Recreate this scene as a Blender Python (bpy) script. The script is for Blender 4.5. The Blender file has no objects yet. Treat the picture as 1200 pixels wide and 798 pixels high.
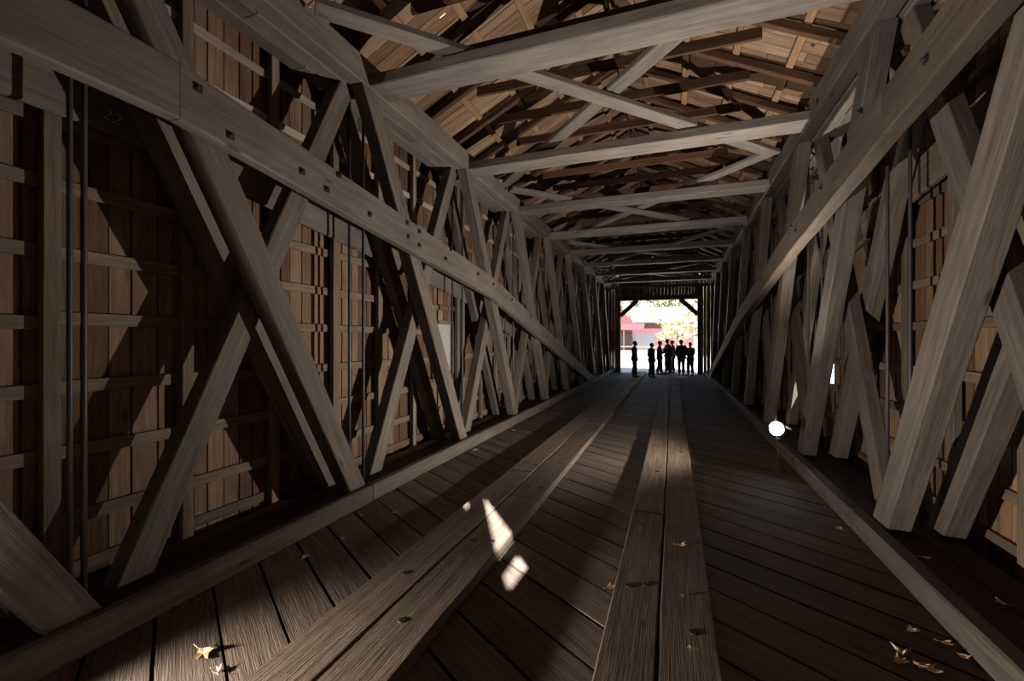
import bpy, bmesh, math, random
from mathutils import Vector, Matrix
random.seed(7)
R = random.Random(11)
scene = bpy.context.scene
COL = scene.collection
F = 520.0
SN, CS = 0.3403, 0.9403          # heading of the camera against the bridge axis
CAM_H = 1.7

# ------------------------------------------------------------------ helpers
def ray(px, py):
    u = (px - 600) / F; v = (400 - py) / F
    return Vector((-SN + CS * u, CS + SN * u, v))
def on_x(px, py, x):
    r = ray(px, py); t = x / r.x
    return Vector((x, r.y * t, CAM_H + r.z * t))
def on_z(px, py, z=0.0):
    r = ray(px, py); t = (z - CAM_H) / r.z
    return Vector((r.x * t, r.y * t, z))

def tag(o, label=None, cat=None, group=None, kind=None):
    if label: o['label'] = label
    if cat: o['category'] = cat
    if group: o['group'] = group
    if kind: o['kind'] = kind
    return o

ORD = ['first', 'second', 'third', 'fourth', 'fifth', 'sixth', 'seventh', 'eighth', 'ninth', 'tenth', 'eleventh', 'twelfth',
       'thirteenth', 'fourteenth', 'fifteenth', 'sixteenth', 'seventeenth', 'eighteenth', 'nineteenth', 'twentieth']
TENS = {20: 'twenty', 30: 'thirty', 40: 'forty'}
def nth(i):                      # 1 based
    if i <= 20: return ORD[i - 1]
    t = i // 10 * 10
    if i == t: return {30: 'thirtieth', 40: 'fortieth'}[t]
    return TENS[t] + '-' + ORD[i - t - 1]

def nv(k, skip):
    """ordinal among the ones in view; the few nearest ones that lie outside the frame count the other way"""
    return nth(k-skip) if k > skip else nth(skip-k+1) + ' out-of-frame'

class MB:
    """collects shapes with a lengthwise UV and a tone per face, then links them as one mesh object"""
    def __init__(s):
        s.v = []; s.f = []; s.uv = []; s.tone = []; s.mi = []; s.smooth = []
    def face(s, idx, uvs, tone=0.5, mi=0, smooth=False):
        s.f.append(idx); s.uv.append(uvs); s.tone.append(tone); s.mi.append(mi); s.smooth.append(smooth)
    def beam(s, p0, p1, wdir, w, d, ch=0.012, nseg=1, jit=0.0, tone=None, mi=0, taper=1.0, flat=None):
        """a timber from p0 to p1; w along wdir, d across; chamfered section"""
        p0 = Vector(p0); p1 = Vector(p1)
        a = p1 - p0; L = a.length; a.normalize()
        wd = Vector(wdir); wd = (wd - a * wd.dot(a)).normalized()
        dd = a.cross(wd).normalized()
        tone = R.random() if tone is None else tone
        uo = R.random() * 50; vo = R.random() * 50
        ch = min(ch, w * .35, d * .35)
        if ch > 0:
            sec = [(-w/2+ch, -d/2), (w/2-ch, -d/2), (w/2, -d/2+ch), (w/2, d/2-ch), (w/2-ch, d/2), (-w/2+ch, d/2), (-w/2, d/2-ch), (-w/2, -d/2+ch)]
        else:
            sec = [(-w/2, -d/2), (w/2, -d/2), (w/2, d/2), (-w/2, d/2)]
        n = len(sec)
        per = [0]
        for i in range(n):
            q = sec[(i+1) % n]; per.append(per[-1] + math.hypot(q[0]-sec[i][0], q[1]-sec[i][1]))
        base = len(s.v)
        for k in range(nseg + 1):
            t = k / nseg
            jx = R.uniform(-jit, jit); jy = R.uniform(-jit, jit)
            c = p0.lerp(p1, t); sc = 1 + (taper - 1) * t
            for (x, y) in sec:
                s.v.append(c + wd * (x * sc + jx + R.uniform(-jit, jit) * .4) + dd * (y * sc + jy + R.uniform(-jit, jit) * .4))
        if flat is not None:         # ends cut square to this direction instead of to the timber
            for ring, p, fl in ((0, p0, flat[0]), (nseg, p1, flat[1])):
                if fl is None: continue
                fn = Vector(fl)
                for i in range(n):
                    q = s.v[base + ring*n + i]
                    s.v[base + ring*n + i] = q - a * ((q - p).dot(fn) / a.dot(fn))
        for k in range(nseg):
            u0 = uo + L * k / nseg; u1 = uo + L * (k+1) / nseg
            for i in range(n):
                i2 = (i+1) % n
                A = base + k*n + i; B = base + k*n + i2
                s.face((A, B, B+n, A+n), ((u0, vo+per[i]), (u0, vo+per[i+1]), (u1, vo+per[i+1]), (u1, vo+per[i])), tone, mi)
        end = [(uo + sec[i][0]*.3, vo + sec[i][1]) for i in range(n)]
        s.face(tuple(base + i for i in reversed(range(n))), tuple(reversed(end)), tone, mi)
        s.face(tuple(base + nseg*n + i for i in range(n)), tuple(end), tone, mi)
        return s
    def box(s, lo, hi, along=0, ch=0.0, tone=None, mi=0):
        lo = Vector(lo); hi = Vector(hi); c = (lo+hi)/2
        p0 = c.copy(); p1 = c.copy(); p0[along] = lo[along]; p1[along] = hi[along]
        o1, o2 = [i for i in range(3) if i != along]
        wd = Vector((0, 0, 0)); wd[o1] = 1
        return s.beam(p0, p1, wd, hi[o1]-lo[o1], hi[o2]-lo[o2], ch, 1, 0, tone, mi)
    def tube(s, pts, r, n=8, tone=.5, mi=0, radii=None, cap=True):
        pts = [Vector(p) for p in pts]; base = len(s.v)
        for k, p in enumerate(pts):
            a = (pts[min(k+1, len(pts)-1)] - pts[max(k-1, 0)]).normalized()
            x = a.cross(Vector((0, 0, 1)) if abs(a.z) < .9 else Vector((1, 0, 0))).normalized(); y = a.cross(x)
            rr = radii[k] if radii else r
            for i in range(n):
                an = 2*math.pi*i/n
                s.v.append(p + x*math.cos(an)*rr + y*math.sin(an)*rr)
        for k in range(len(pts)-1):
            for i in range(n):
                A = base+k*n+i; B = base+k*n+(i+1) % n
                s.face((A, B, B+n, A+n), ((k, i/n), (k, (i+1)/n), (k+1, (i+1)/n), (k+1, i/n)), tone, mi, True)
        if cap:
            s.face(tuple(base+i for i in reversed(range(n))), tuple((0, 0) for i in range(n)), tone, mi)
            s.face(tuple(base+(len(pts)-1)*n+i for i in range(n)), tuple((0, 0) for i in range(n)), tone, mi)
        return s
    def prism(s, poly, ext, axis_u, tone=.5, mi=0):
        """closed prism: polygon (list of Vectors) pushed by ext; grain along axis_u"""
        ext = Vector(ext); au = Vector(axis_u).normalized()
        nrm = (poly[1]-poly[0]).cross(poly[2]-poly[0]).normalized()
        av = nrm.cross(au).normalized()
        uo = R.random()*50; vo = R.random()*50
        if nrm.dot(ext) > 0: poly = list(reversed(poly))
        n = len(poly); base = len(s.v)
        for p in poly: s.v.append(Vector(p))
        for p in poly: s.v.append(Vector(p)+ext)
        uv = lambda p: (uo+p.dot(au), vo+p.dot(av))
        s.face(tuple(base+i for i in range(n)), tuple(uv(p) for p in poly), tone, mi)
        s.face(tuple(base+n+i for i in reversed(range(n))), tuple(uv(poly[i]) for i in reversed(range(n))), tone, mi)
        for i in range(n):
            j = (i+1) % n
            a, b = uv(poly[i]), uv(poly[j])
            s.face((base+j, base+i, base+n+i, base+n+j), (b, a, (a[0], a[1]+.05), (b[0], b[1]+.05)), tone, mi)
        return s
    def build(s, name, mats, parent=None, origin=None):
        if not isinstance(mats, (list, tuple)): mats = [mats]
        if origin is None:
            n = max(1, len(s.v)); origin = Vector((0, 0, 0))
            for p in s.v: origin += p
            origin /= n
            if parent is not None: origin = Vector((0, 0, 0))
        origin = Vector(origin)
        me = bpy.data.meshes.new(name)
        me.from_pydata([tuple(p - origin) for p in s.v], [], s.f)
        ul = me.uv_layers.new(name='UVMap')
        k = 0; flat = []
        for q in s.uv:
            for c in q: flat.extend(c)
        ul.data.foreach_set('uv', flat)
        at = me.attributes.new('tone', 'FLOAT', 'FACE')
        at.data.foreach_set('value', [float(t) for t in s.tone])
        me.polygons.foreach_set('material_index', s.mi)
        me.polygons.foreach_set('use_smooth', s.smooth)
        for m in mats: me.materials.append(m)
        me.update()
        o = bpy.data.objects.new(name, me); COL.objects.link(o)
        o.location = origin
        if parent is not None: o.parent = parent
        return o

def empty(name, loc, rz=0.0):
    o = bpy.data.objects.new(name, None); COL.objects.link(o)
    o.location = loc; o.rotation_euler = (0, 0, rz); o.empty_display_size = .2
    return o

# ------------------------------------------------------------------ materials
def new_mat(name):
    m = bpy.data.materials.new(name); m.use_nodes = True
    nt = m.node_tree; nt.nodes.clear()
    out = nt.nodes.new('ShaderNodeOutputMaterial'); b = nt.nodes.new('ShaderNodeBsdfPrincipled')
    nt.links.new(b.outputs[0], out.inputs[0])
    return m, nt, b
def plain(name, col, rough=.8, metal=0.0):
    m, nt, b = new_mat(name)
    b.inputs['Base Color'].default_value = (*col, 1); b.inputs['Roughness'].default_value = rough; b.inputs['Metallic'].default_value = metal
    tc = nt.nodes.new('ShaderNodeTexCoord'); n = nt.nodes.new('ShaderNodeTexNoise'); n.inputs['Scale'].default_value = 14
    mx = nt.nodes.new('ShaderNodeMix'); mx.data_type = 'RGBA'
    mx.inputs['A'].default_value = (*[c*.75 for c in col], 1); mx.inputs['B'].default_value = (*[min(1, c*1.2) for c in col], 1)
    nt.links.new(tc.outputs['Object'], n.inputs['Vector']); nt.links.new(n.outputs['Fac'], mx.inputs['Factor']); nt.links.new(mx.outputs['Result'], b.inputs['Base Color'])
    return m
def wood(name, dark, mid, light, alt=None, alt_amt=0.0, bump=.35, rough=.82, objvar=.35, tonevar=.45, knots=True, grain=1.0, spec=.25, ALB=.47):
    dark, mid, light = [tuple(c*ALB for c in q) for q in (dark, mid, light)]
    if alt: alt = tuple(c*ALB for c in alt)
    m, nt, b = new_mat(name); N = nt.nodes.new; Lk = nt.links.new
    uv = N('ShaderNodeUVMap'); uv.uv_map = 'UVMap'
    def noise(sx, sy, detail, dist=0.0):
        mp = N('ShaderNodeMapping'); mp.inputs['Scale'].default_value = (sx, sy, 1); Lk(uv.outputs[0], mp.inputs[0])
        n = N('ShaderNodeTexNoise'); n.inputs['Scale'].default_value = 1; n.inputs['Detail'].default_value = detail; n.inputs['Roughness'].default_value = .62
        n.inputs['Distortion'].default_value = dist
        Lk(mp.outputs[0], n.inputs['Vector']); return n
    def math_(op, a, bb=None, c=None):
        x = N('ShaderNodeMath'); x.operation = op
        for i, q in enumerate((a, bb, c)):
            if q is None: continue
            if isinstance(q, (int, float)): x.inputs[i].default_value = q
            else: Lk(q, x.inputs[i])
        return x.outputs[0]
    g1 = noise(.9*grain, 16*grain, 4, 1.2); g2 = noise(4*grain, 130*grain, 3, .3); st = noise(1.3, 2.2, 3)
    fac = math_('ADD', math_('MULTIPLY', g1.outputs['Fac'], .55), math_('MULTIPLY', g2.outputs['Fac'], .45))
    at = N('ShaderNodeAttribute'); at.attribute_name = 'tone'
    cr = N('ShaderNodeValToRGB'); e = cr.color_ramp.elements
    e[0].position = .30; e[0].color = (*dark, 1); e[1].position = .72; e[1].color = (*light, 1)
    x = e.new(.5); x.color = (*mid, 1)
    Lk(fac, cr.inputs[0]); col = cr.outputs[0]
    if alt:
        mx = N('ShaderNodeMix'); mx.data_type = 'RGBA'; mx.blend_type = 'MIX'
        f = math_('MULTIPLY', math_('GREATER_THAN', at.outputs['Fac'], .45), alt_amt)
        f = math_('ADD', f, math_('MULTIPLY', math_('SUBTRACT', st.outputs['Fac'], .5), 1.2)); 
        cl = N('ShaderNodeClamp'); Lk(f, cl.inputs[0]); Lk(cl.outputs[0], mx.inputs['Factor'])
        al = N('ShaderNodeMix'); al.data_type = 'RGBA'; al.blend_type = 'MULTIPLY'; al.inputs['Factor'].default_value = .0
        mu = N('ShaderNodeVectorMath'); mu.operation = 'SCALE'; mu.inputs[0].default_value = alt
        Lk(math_('ADD', math_('MULTIPLY', fac, 1.6), .2), mu.inputs['Scale'])
        Lk(col, mx.inputs['A']); Lk(mu.outputs[0], mx.inputs['B']); col = mx.outputs['Result']
    oi = N('ShaderNodeObjectInfo')
    k = math_('MULTIPLY', math_('ADD', math_('MULTIPLY', oi.outputs['Random'], objvar), 1-objvar/2), math_('ADD', math_('MULTIPLY', at.outputs['Fac'], tonevar), 1-tonevar/2))
    k = math_('MULTIPLY', k, math_('ADD', math_('MULTIPLY', st.outputs['Fac'], .9), .55))
    hgt = fac
    if knots:
        mp = N('ShaderNodeMapping'); mp.inputs['Scale'].default_value = (1.1, 4.2, 1); Lk(uv.outputs[0], mp.inputs[0])
        vo = N('ShaderNodeTexVoronoi'); vo.inputs['Scale'].default_value = 1; Lk(mp.outputs[0], vo.inputs['Vector'])
        kn = N('ShaderNodeMapRange'); kn.interpolation_type = 'SMOOTHSTEP'
        kn.inputs['From Min'].default_value = .03; kn.inputs['From Max'].default_value = .10; kn.inputs['To Min'].default_value = .35; kn.inputs['To Max'].default_value = 1
        Lk(vo.outputs['Distance'], kn.inputs['Value']); k = math_('MULTIPLY', k, kn.outputs['Result'])
    mul = N('ShaderNodeVectorMath'); mul.operation = 'SCALE'; Lk(col, mul.inputs[0]); Lk(k, mul.inputs['Scale'])
    Lk(mul.outputs[0], b.inputs['Base Color'])
    b.inputs['Roughness'].default_value = rough; b.inputs['Specular IOR Level'].default_value = spec
    bp = N('ShaderNodeBump'); bp.inputs['Strength'].default_value = bump; bp.inputs['Distance'].default_value = .012
    Lk(hgt, bp.inputs['Height']); Lk(bp.outputs[0], b.inputs['Normal'])
    return m

M = {}
M['truss'] = wood('weathered_truss_timber', (.11, .085, .065), (.235, .19, .15), (.36, .30, .245), tonevar=.3)
M['arch'] = wood('weathered_arch_timber', (.14, .11, .083), (.26, .212, .168), (.36, .30, .245), objvar=.2)
M['archbrown'] = wood('brown_arch_timber', (.12, .085, .055), (.22, .165, .115), (.31, .245, .18), objvar=.2)
M['brown'] = wood('brown_roof_timber', (.08, .038, .02), (.17, .082, .042), (.27, .145, .08))
M['tie'] = wood('grey_tie_timber', (.17, .14, .115), (.32, .27, .225), (.46, .40, .345), objvar=.2)
M['siding'] = wood('siding_boards', (.10, .045, .022), (.30, .155, .080), (.48, .285, .165), alt=(.36, .26, .175), alt_amt=.40, tonevar=.8)
M['roofing'] = wood('roof_boards', (.16, .085, .045), (.40, .23, .125), (.60, .38, .23), alt=(.44, .32, .22), alt_amt=.4, tonevar=.6)
M['girt'] = wood('girt_timber', (.13, .09, .058), (.28, .205, .14), (.40, .31, .225))
M['pale'] = wood('pale_batten_timber', (.42, .33, .24), (.62, .52, .40), (.75, .66, .54), objvar=.15)
M['purlin'] = wood('pale_purlin_timber', (.28, .15, .07), (.52, .31, .16), (.68, .44, .26), objvar=.25)
M['floor'] = wood('deck_planks', (.036, .024, .017), (.10, .072, .053), (.18, .138, .105), tonevar=.4, bump=.8, rough=.75, spec=.25, ALB=.85)
M['runner'] = wood('runner_planks', (.05, .033, .022), (.13, .092, .064), (.22, .165, .12), bump=.9, rough=.75, objvar=.2, ALB=.85)
M['curb'] = wood('curb_timber', (.09, .07, .05), (.19, .15, .115), (.29, .24, .19))
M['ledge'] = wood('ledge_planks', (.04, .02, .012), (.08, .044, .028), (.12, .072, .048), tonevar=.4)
M['iron'] = plain('dark_iron', (.035, .03, .03), .55, .6)
M['rod'] = plain('grey_iron_rod', (.06, .052, .05), .5, .4)
M['under'] = plain('deck_gap_blocker', (.02, .015, .012), .95)
M['chalk'] = plain('chalk', (.55, .55, .52), .95)

# ------------------------------------------------------------------ dimensions
PAN = 2.475
PL = 1.60                       # panel points of the truss opposite the lamp: PL + PAN * k
PR = 2.37                       # panel points of the lamp side truss
Y0, Y1 = -38.0, 24.2            # extent of the covered way
ZT = 4.42                       # underside of top chord and ties
ZL = 0.14                       # ledge top
RX, RZ, PIT = -0.80, 6.05, 0.5  # ridge
XLW, XRW = -3.72, 2.34          # inside faces of the siding
LEFT, RIGHT = 'truss opposite the lamp', 'truss on the lamp side'
def roof_z(x): return RZ - PIT*abs(x-RX)

# ------------------------------------------------------------------ floor
def clip(poly, n, d):            # keep n.p <= d  (2D)
    out = []
    for i in range(len(poly)):
        a = poly[i]; b = poly[(i+1) % len(poly)]
        da = n[0]*a[0]+n[1]*a[1]-d; db = n[0]*b[0]+n[1]*b[1]-d
        if da <= 0: out.append(a)
        if (da < 0 < db) or (db < 0 < da):
            t = da/(da-db); out.append((a[0]+(b[0]-a[0])*t, a[1]+(b[1]-a[1])*t))
    return out
ang = math.radians(57.1)
pd = Vector((-math.sin(ang), math.cos(ang), 0)); pn = Vector((math.cos(ang), math.sin(ang), 0))
PW = .36*pn.y
s0 = Vector((-3.05, 1.862, 0)).dot(pn)
mb = MB()
k0 = int((-3.1*pn.x + Y0*pn.y - s0)/PW) - 2; k1 = int((1.7*pn.x + Y1*pn.y - s0)/PW) + 2
for k in range(k0, k1):
    a = s0 + k*PW; g = R.uniform(.007, .014)
    poly = [(-3.06, Y0), (1.58, Y0), (1.58, Y1), (-3.06, Y1)]
    poly = clip(poly, (-pn.x, -pn.y), -(a+g)); 
    if len(poly) > 2: poly = clip(poly, (pn.x, pn.y), a+PW-g)
    if len(poly) < 3: continue
    zt = R.uniform(-.006, .0)
    c = .005
    mb.prism([Vector((x, y, zt)) for x, y in poly], (0, 0, -.06), pd, tone=R.random())
mb.prism([Vector((-4.2, Y0, -.10)), Vector((2.7, Y0, -.10)), Vector((2.7, Y1, -.10)), Vector((-4.2, Y1, -.10))], (0, 0, -.1), (0, 1, 0), mi=1)  # added dark sheet below the planks, keeps sky light out of the gaps
tag(mb.build('floor', [M['floor'], M['under']], origin=(0, 0, 0)), kind='structure')

# ledges behind the curbs
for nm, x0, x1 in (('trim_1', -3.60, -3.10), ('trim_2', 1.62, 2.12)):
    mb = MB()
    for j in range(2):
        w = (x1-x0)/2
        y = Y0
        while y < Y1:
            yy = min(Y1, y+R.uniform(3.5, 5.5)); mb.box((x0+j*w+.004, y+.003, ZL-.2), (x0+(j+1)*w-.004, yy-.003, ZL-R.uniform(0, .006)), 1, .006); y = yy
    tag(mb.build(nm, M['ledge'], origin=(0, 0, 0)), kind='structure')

# curbs: timbers end to end
cuts = [-6.0, -.6, 3.9, 9.0, 14.1, 19.2, 24.15]
for side, x0, x1, nm in ((-1, -3.055, -2.965, LEFT), (1, 1.50, 1.62, RIGHT)):
    for i in range(len(cuts)-1):
        off = 0 if side < 0 else .9
        a = cuts[i]+(off if i else 0); b = cuts[i+1]+(off if i < len(cuts)-2 else 0)
        mb = MB().beam(((x0+x1)/2, a+.006, .09), ((x0+x1)/2, b-.006, .09), (1, 0, 0), x1-x0, .178, .015, 10, .004)
        o = mb.build('curb_timber', M['curb'])
        tag(o, f'{nv(i+1, 1)} curb timber from the camera, beside the {nm}', 'curb', 'curb timbers beside the deck')

# wheel runners: two tracks of two planks, several lengths each
RT = .085
rc = [[-5, 1.1, 5.2, 9.3, 13.4, 17.5, 24.0], [-5, -.6, 4.35, 8.5, 12.6, 16.7, 24.0]]
for trk, (xa, xm, xb) in enumerate(((-1.93, -1.605, -1.27), (-.36, -.075, .225))):
    nm = 'track ' + ('away from' if trk == 0 else 'on') + ' the lamp side'
    for j, (x0, x1) in enumerate(((xa, xm-.006), (xm+.006, xb))):
        cc = rc[(j+trk) % 2]
        for i in range(len(cc)-1):
            w = x1-x0
            mb = MB().beam(((x0+x1)/2, cc[i]+.008, RT/2+.001), ((x0+x1)/2, cc[i+1]-.008, RT/2+.001), (1, 0, 0), w, RT-.002, .008, 12, .0025)
            o = mb.build('runner_plank', M['runner'])
            e = 'outer' if (trk == 0) == (j == 0) else 'inner'
            tag(o, f'{nv(i+1, 1)} runner plank from camera, {e} row, {nm}', 'plank', 'wheel runner planks on the deck')
            n = 0
            y = cc[i]+.35
            while y < min(cc[i+1], 11):
                if y > .9:
                    for sx in ((-.45, .5) if n % 3 == 0 else (.25 if n % 2 else -.2,)):
                        b = MB(); c = Vector(((x0+x1)/2+sx*w/2+R.uniform(-.02, .02), y+R.uniform(-.06, .06), RT+.001))
                        b.tube([c-Vector((0, 0, .012)), c+Vector((0, 0, .0015)), c+Vector((0, 0, .003))], .024, 12, radii=[.027, .027, .020])
                        p = b.build('bolt', M['iron'], o); p.location = -o.location
                y += R.uniform(1.0, 1.5); n += 1

# ------------------------------------------------------------------ siding walls
def wall(name, xin, sgn, win):
    mb = MB(); y = Y0
    x0, x1 = xin, xin+sgn*.025
    lo, hi = min(x0, x1), max(x0, x1)
    zt = roof_z(xin)-.03
    while y < Y1:
        w = R.uniform(.11, .19); yy = min(y+w, Y1); g = R.uniform(.004, .011)
        tone = R.random(); dx = R.uniform(-.004, .004)
        spans = [(-.9, zt)]
        for (wy0, wy1, wz0, wz1) in win:
            if yy > wy0 and y < wy1: spans = [(-.9, wz0), (wz1, zt)]
        for (a, b) in spans: mb.box((lo+dx, y+g, a), (hi+dx, yy-g, b), 2, 0, tone)
        # outer cover strip over the joint
        y = yy
    # outer boarding keeps the joints dark
    xo0, xo1 = xin+sgn*.032, xin+sgn*.055
    lo, hi = min(xo0, xo1), max(xo0, xo1)
    edges = sorted({Y0, Y1} | {w[0] for w in win} | {w[1] for w in win})
    for a, b in zip(edges[:-1], edges[1:]):
        m = (a+b)/2; sp = [(-.9, zt)]
        for (wy0, wy1, wz0, wz1) in win:
            if wy0 < m < wy1: sp = [(-.9, wz0), (wz1, zt)]
        n = max(1, int((b-a)/3))
        for i in range(n):
            for (p, q) in sp: mb.box((lo, a+(b-a)*i/n, p), (hi, a+(b-a)*(i+1)/n, q), 2, 0)
    return tag(mb.build(name, M['siding'], origin=(0, 0, 0)), kind='structure')
WINL = (6.42, 7.16, 1.06, 2.03); WINR = (8.0, 8.75, .98, 2.0)
wall('wall_left', XLW, -1, [WINL]); wall('wall_right', XRW, 1, [WINR])
for i, (x, s, w) in enumerate(((XLW, -1, WINL), (XRW, 1, WINR))):
    mb = MB(); t = .05
    xs = sorted((x+s*.07, x-s*.02))
    mb.box((xs[0], w[0]-t*.2, w[2]), (xs[1], w[0]+t, w[3]), 2); mb.box((xs[0], w[1]-t, w[2]), (xs[1], w[1]+t*.2, w[3]), 2)
    mb.box((xs[0], w[0], w[2]-t*.2), (xs[1], w[1], w[2]+t), 1); mb.box((xs[0], w[0], w[3]-t), (xs[1], w[1], w[3]+t*.2), 1)
    wo = tag(mb.build(f'window_{i+1}', M['girt']), kind='structure')
    if i == 0:
        pm, nt, bs = new_mat('dusty_pane'); bs.inputs['Base Color'].default_value = (.35, .35, .34, 1); bs.inputs['Roughness'].default_value = .6
        tr = nt.nodes.new('ShaderNodeBsdfTransparent'); ms = nt.nodes.new('ShaderNodeMixShader'); nz = nt.nodes.new('ShaderNodeTexNoise'); nz.inputs['Scale'].default_value = 30
        mr = nt.nodes.new('ShaderNodeMapRange'); mr.inputs['To Min'].default_value = .80; mr.inputs['To Max'].default_value = .96
        nt.links.new(nz.outputs['Fac'], mr.inputs['Value']); nt.links.new(mr.outputs['Result'], ms.inputs['Fac'])
        nt.links.new(tr.outputs[0], ms.inputs[1]); nt.links.new(bs.outputs[0], ms.inputs[2]); nt.links.new(ms.outputs[0], nt.nodes['Material Output'].inputs[0])
        pane = MB().box((x-.036, w[0]+t, w[2]+t), (x-.030, w[1]-t, w[3]-t), 2).build('window_pane', pm, wo); pane.location = -wo.location

# posts and girts of the siding frame
def frames(sgn, xin, P, nm):
    xp0, xp1 = xin-sgn*.037, xin-sgn*.099       # posts stand inside the girts
    c = (xp0+xp1)/2
    k = 0
    for j in range(-3, 29):
        y = P + j*PAN/3 + .02
        if not (-1.2 < y < 24): continue
        k += 1
        win = WINL if sgn < 0 else WINR
        if win[0] < y < win[1]: y = win[1]+.03
        mb = MB().beam((c, y, -.1), (c, y, roof_z(c)-.12), (0, 1, 0), .09, .06, .005, 8, .0015)
        o = mb.build('wall_post', M['girt'])
        tag(o, f'{nv(k, 3 if sgn < 0 else 5)} upright siding post from the camera, behind the {nm}', 'post', 'upright posts of the siding')
    xg0, xg1 = sorted((xin-sgn*.005, xin-sgn*.034))
    segs = [-3.4, 1.62, 6.57, 11.5, 16.45, 23.9] if sgn < 0 else [-3.4, 2.4, 7.34, 12.3, 17.2, 23.9]
    win = WINL if sgn < 0 else WINR
    rows = [.20, .55, .98, 1.40, 1.83, 2.26, 2.69, 3.10, 3.46, 3.86, 4.27]
    for r, z in enumerate(rows):
        k = 0
        for i in range(len(segs)-1):
            parts = [(segs[i]+.01, segs[i+1]-.01)]
            if win[2]-.04 < z < win[3]+.04 and segs[i] < (win[0]+win[1])/2 < segs[i+1]:
                parts = [(segs[i]+.01, win[0]-.01), (win[1]+.01, segs[i+1]-.01)]
            for (a, b) in parts:
                if b-a < .15: continue
                k += 1
                dz = R.uniform(-.015, .015)
                pale = r >= 9 and sgn < 0
                mb = MB().beam(((xg0+xg1)/2, a, z+dz), ((xg0+xg1)/2, b, z+dz+R.uniform(-.012, .012)), (0, 0, 1), .085 if not pale else .075, xg1-xg0, .004, 6, .002)
                o = mb.build('wall_girt', M['pale'] if pale else M['girt'])
                tag(o, f'{"pale" if pale else "brown"} girt, row {r+1} up, {nv(k, 0 if sgn < 0 and r < 10 else 1)} from camera, {nm}', 'girt', 'horizontal girts of the siding')
frames(-1, XLW, PL, LEFT); frames(1, XRW, PR, RIGHT)

# ------------------------------------------------------------------ trusses
def truss(sgn, P, nm, xs):
    """xs: near faces of inner brace, counter, outer brace and the two rods (distance grows away from the roadway)"""
    slope = .535
    ki = kr = 0
    for k in range(-1, 10):
        foot = P + k*PAN - (.12 if sgn < 0 and k == 0 else .28); top = foot - (ZT-ZL)*slope
        for lay, (xa, th, w) in (('inner', xs['inner']), ('outer', xs['outer'])):
            if foot < .2 or foot > 24.2: continue
            xc = xa+sgn*th/2
            mb = MB().beam((xc, foot, ZL+.004), (xc, top, ZT-.004), (0, 1, 0), w, th, .008, 10, .003, flat=((0, 0, 1), (0, 0, 1)))
            o = mb.build('main_brace', M['truss'])
            n = k+1 if P+(-1)*PAN-.28 < .2 else k+2
            tag(o, f'{nv(n, 0 if sgn < 0 else 1)} main brace from the camera, {lay} row of the {nm}', 'brace', 'leaning main braces of the trusses')
        cf = P + k*PAN + .26; ct = P + (k+1)*PAN - .22
        if -1.2 < cf < 21.4:
            xa, th, w = xs['counter']; xc = xa+sgn*th/2
            mb = MB().beam((xc, cf, ZL+.004), (xc, ct, ZT-.004), (0, 1, 0), w, th, .008, 10, .003, flat=((0, 0, 1), (0, 0, 1)))
            ki += 1
            tag(mb.build('counter_brace', M['truss']), f'{nv(ki, 1)} counter brace from the camera, {nm}', 'brace', 'counter braces of the trusses')
        if 0.5 < P+k*PAN < 23.9:
            kr += 1
            for j, x in enumerate(xs['rods']):
                y = P+k*PAN+(.05 if sgn > 0 else 0)+R.uniform(-.01, .01)
                mb = MB().tube([(x, y, ZL-.25), (x, y, 1.5), (x, y, 3), (x, y, ZT-.002)], .016, 8)
                o = mb.build('iron_rod', M['rod'])
                tag(o, f'{nv(kr, 0 if sgn < 0 else 1)} iron rod from the camera, {"roadway" if j == 0 else "siding"} row, {nm}', 'rod', 'upright iron rods of the trusses')
truss(-1, PL, LEFT, dict(inner=(-3.06, .16, .215), counter=(-3.26, .14, .20), outer=(-3.44, .13, .20), rods=(-3.24, -3.42)))
truss(1, PR, RIGHT, dict(inner=(1.63, .162, .25), counter=(1.836, .12, .22), outer=(1.998, .15, .22), rods=(1.814, 1.977)))

# top chords: three leaves side by side, in lengths
ccut = [-3.4, 1.55, 4.05, 8.99, 13.95, 18.9, 24.1]
for sgn, x0, nm in ((-1, -3.06, LEFT), (1, 1.60, RIGHT)):
    for lf in range(3):
        for i in range(len(ccut)-1):
            o_ = [0, 1.2, -.6][lf] if 0 < i else 0
            o2 = [0, 1.2, -.6][lf] if i < len(ccut)-2 else 0
            xc = x0+sgn*(.09+lf*.185)
            tz = min(ZT+.29, roof_z(xc+sgn*.09)-.012)
            mb = MB().beam((xc, ccut[i]+o_+.004, (ZT+tz)/2), (xc, ccut[i+1]+o2-.004, (ZT+tz)/2), (1, 0, 0), .172, tz-ZT, .012, 8, .002)
            o = mb.build('top_chord_timber', M['arch'])
            tag(o, f'{nv(i+1, (1, 0, 1)[lf] if sgn < 0 else (2, 1, 2)[lf])} top chord timber from camera, {["roadway", "middle", "siding"][lf]} leaf, {nm}', 'chord', 'top chord timbers of the trusses')

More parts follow.
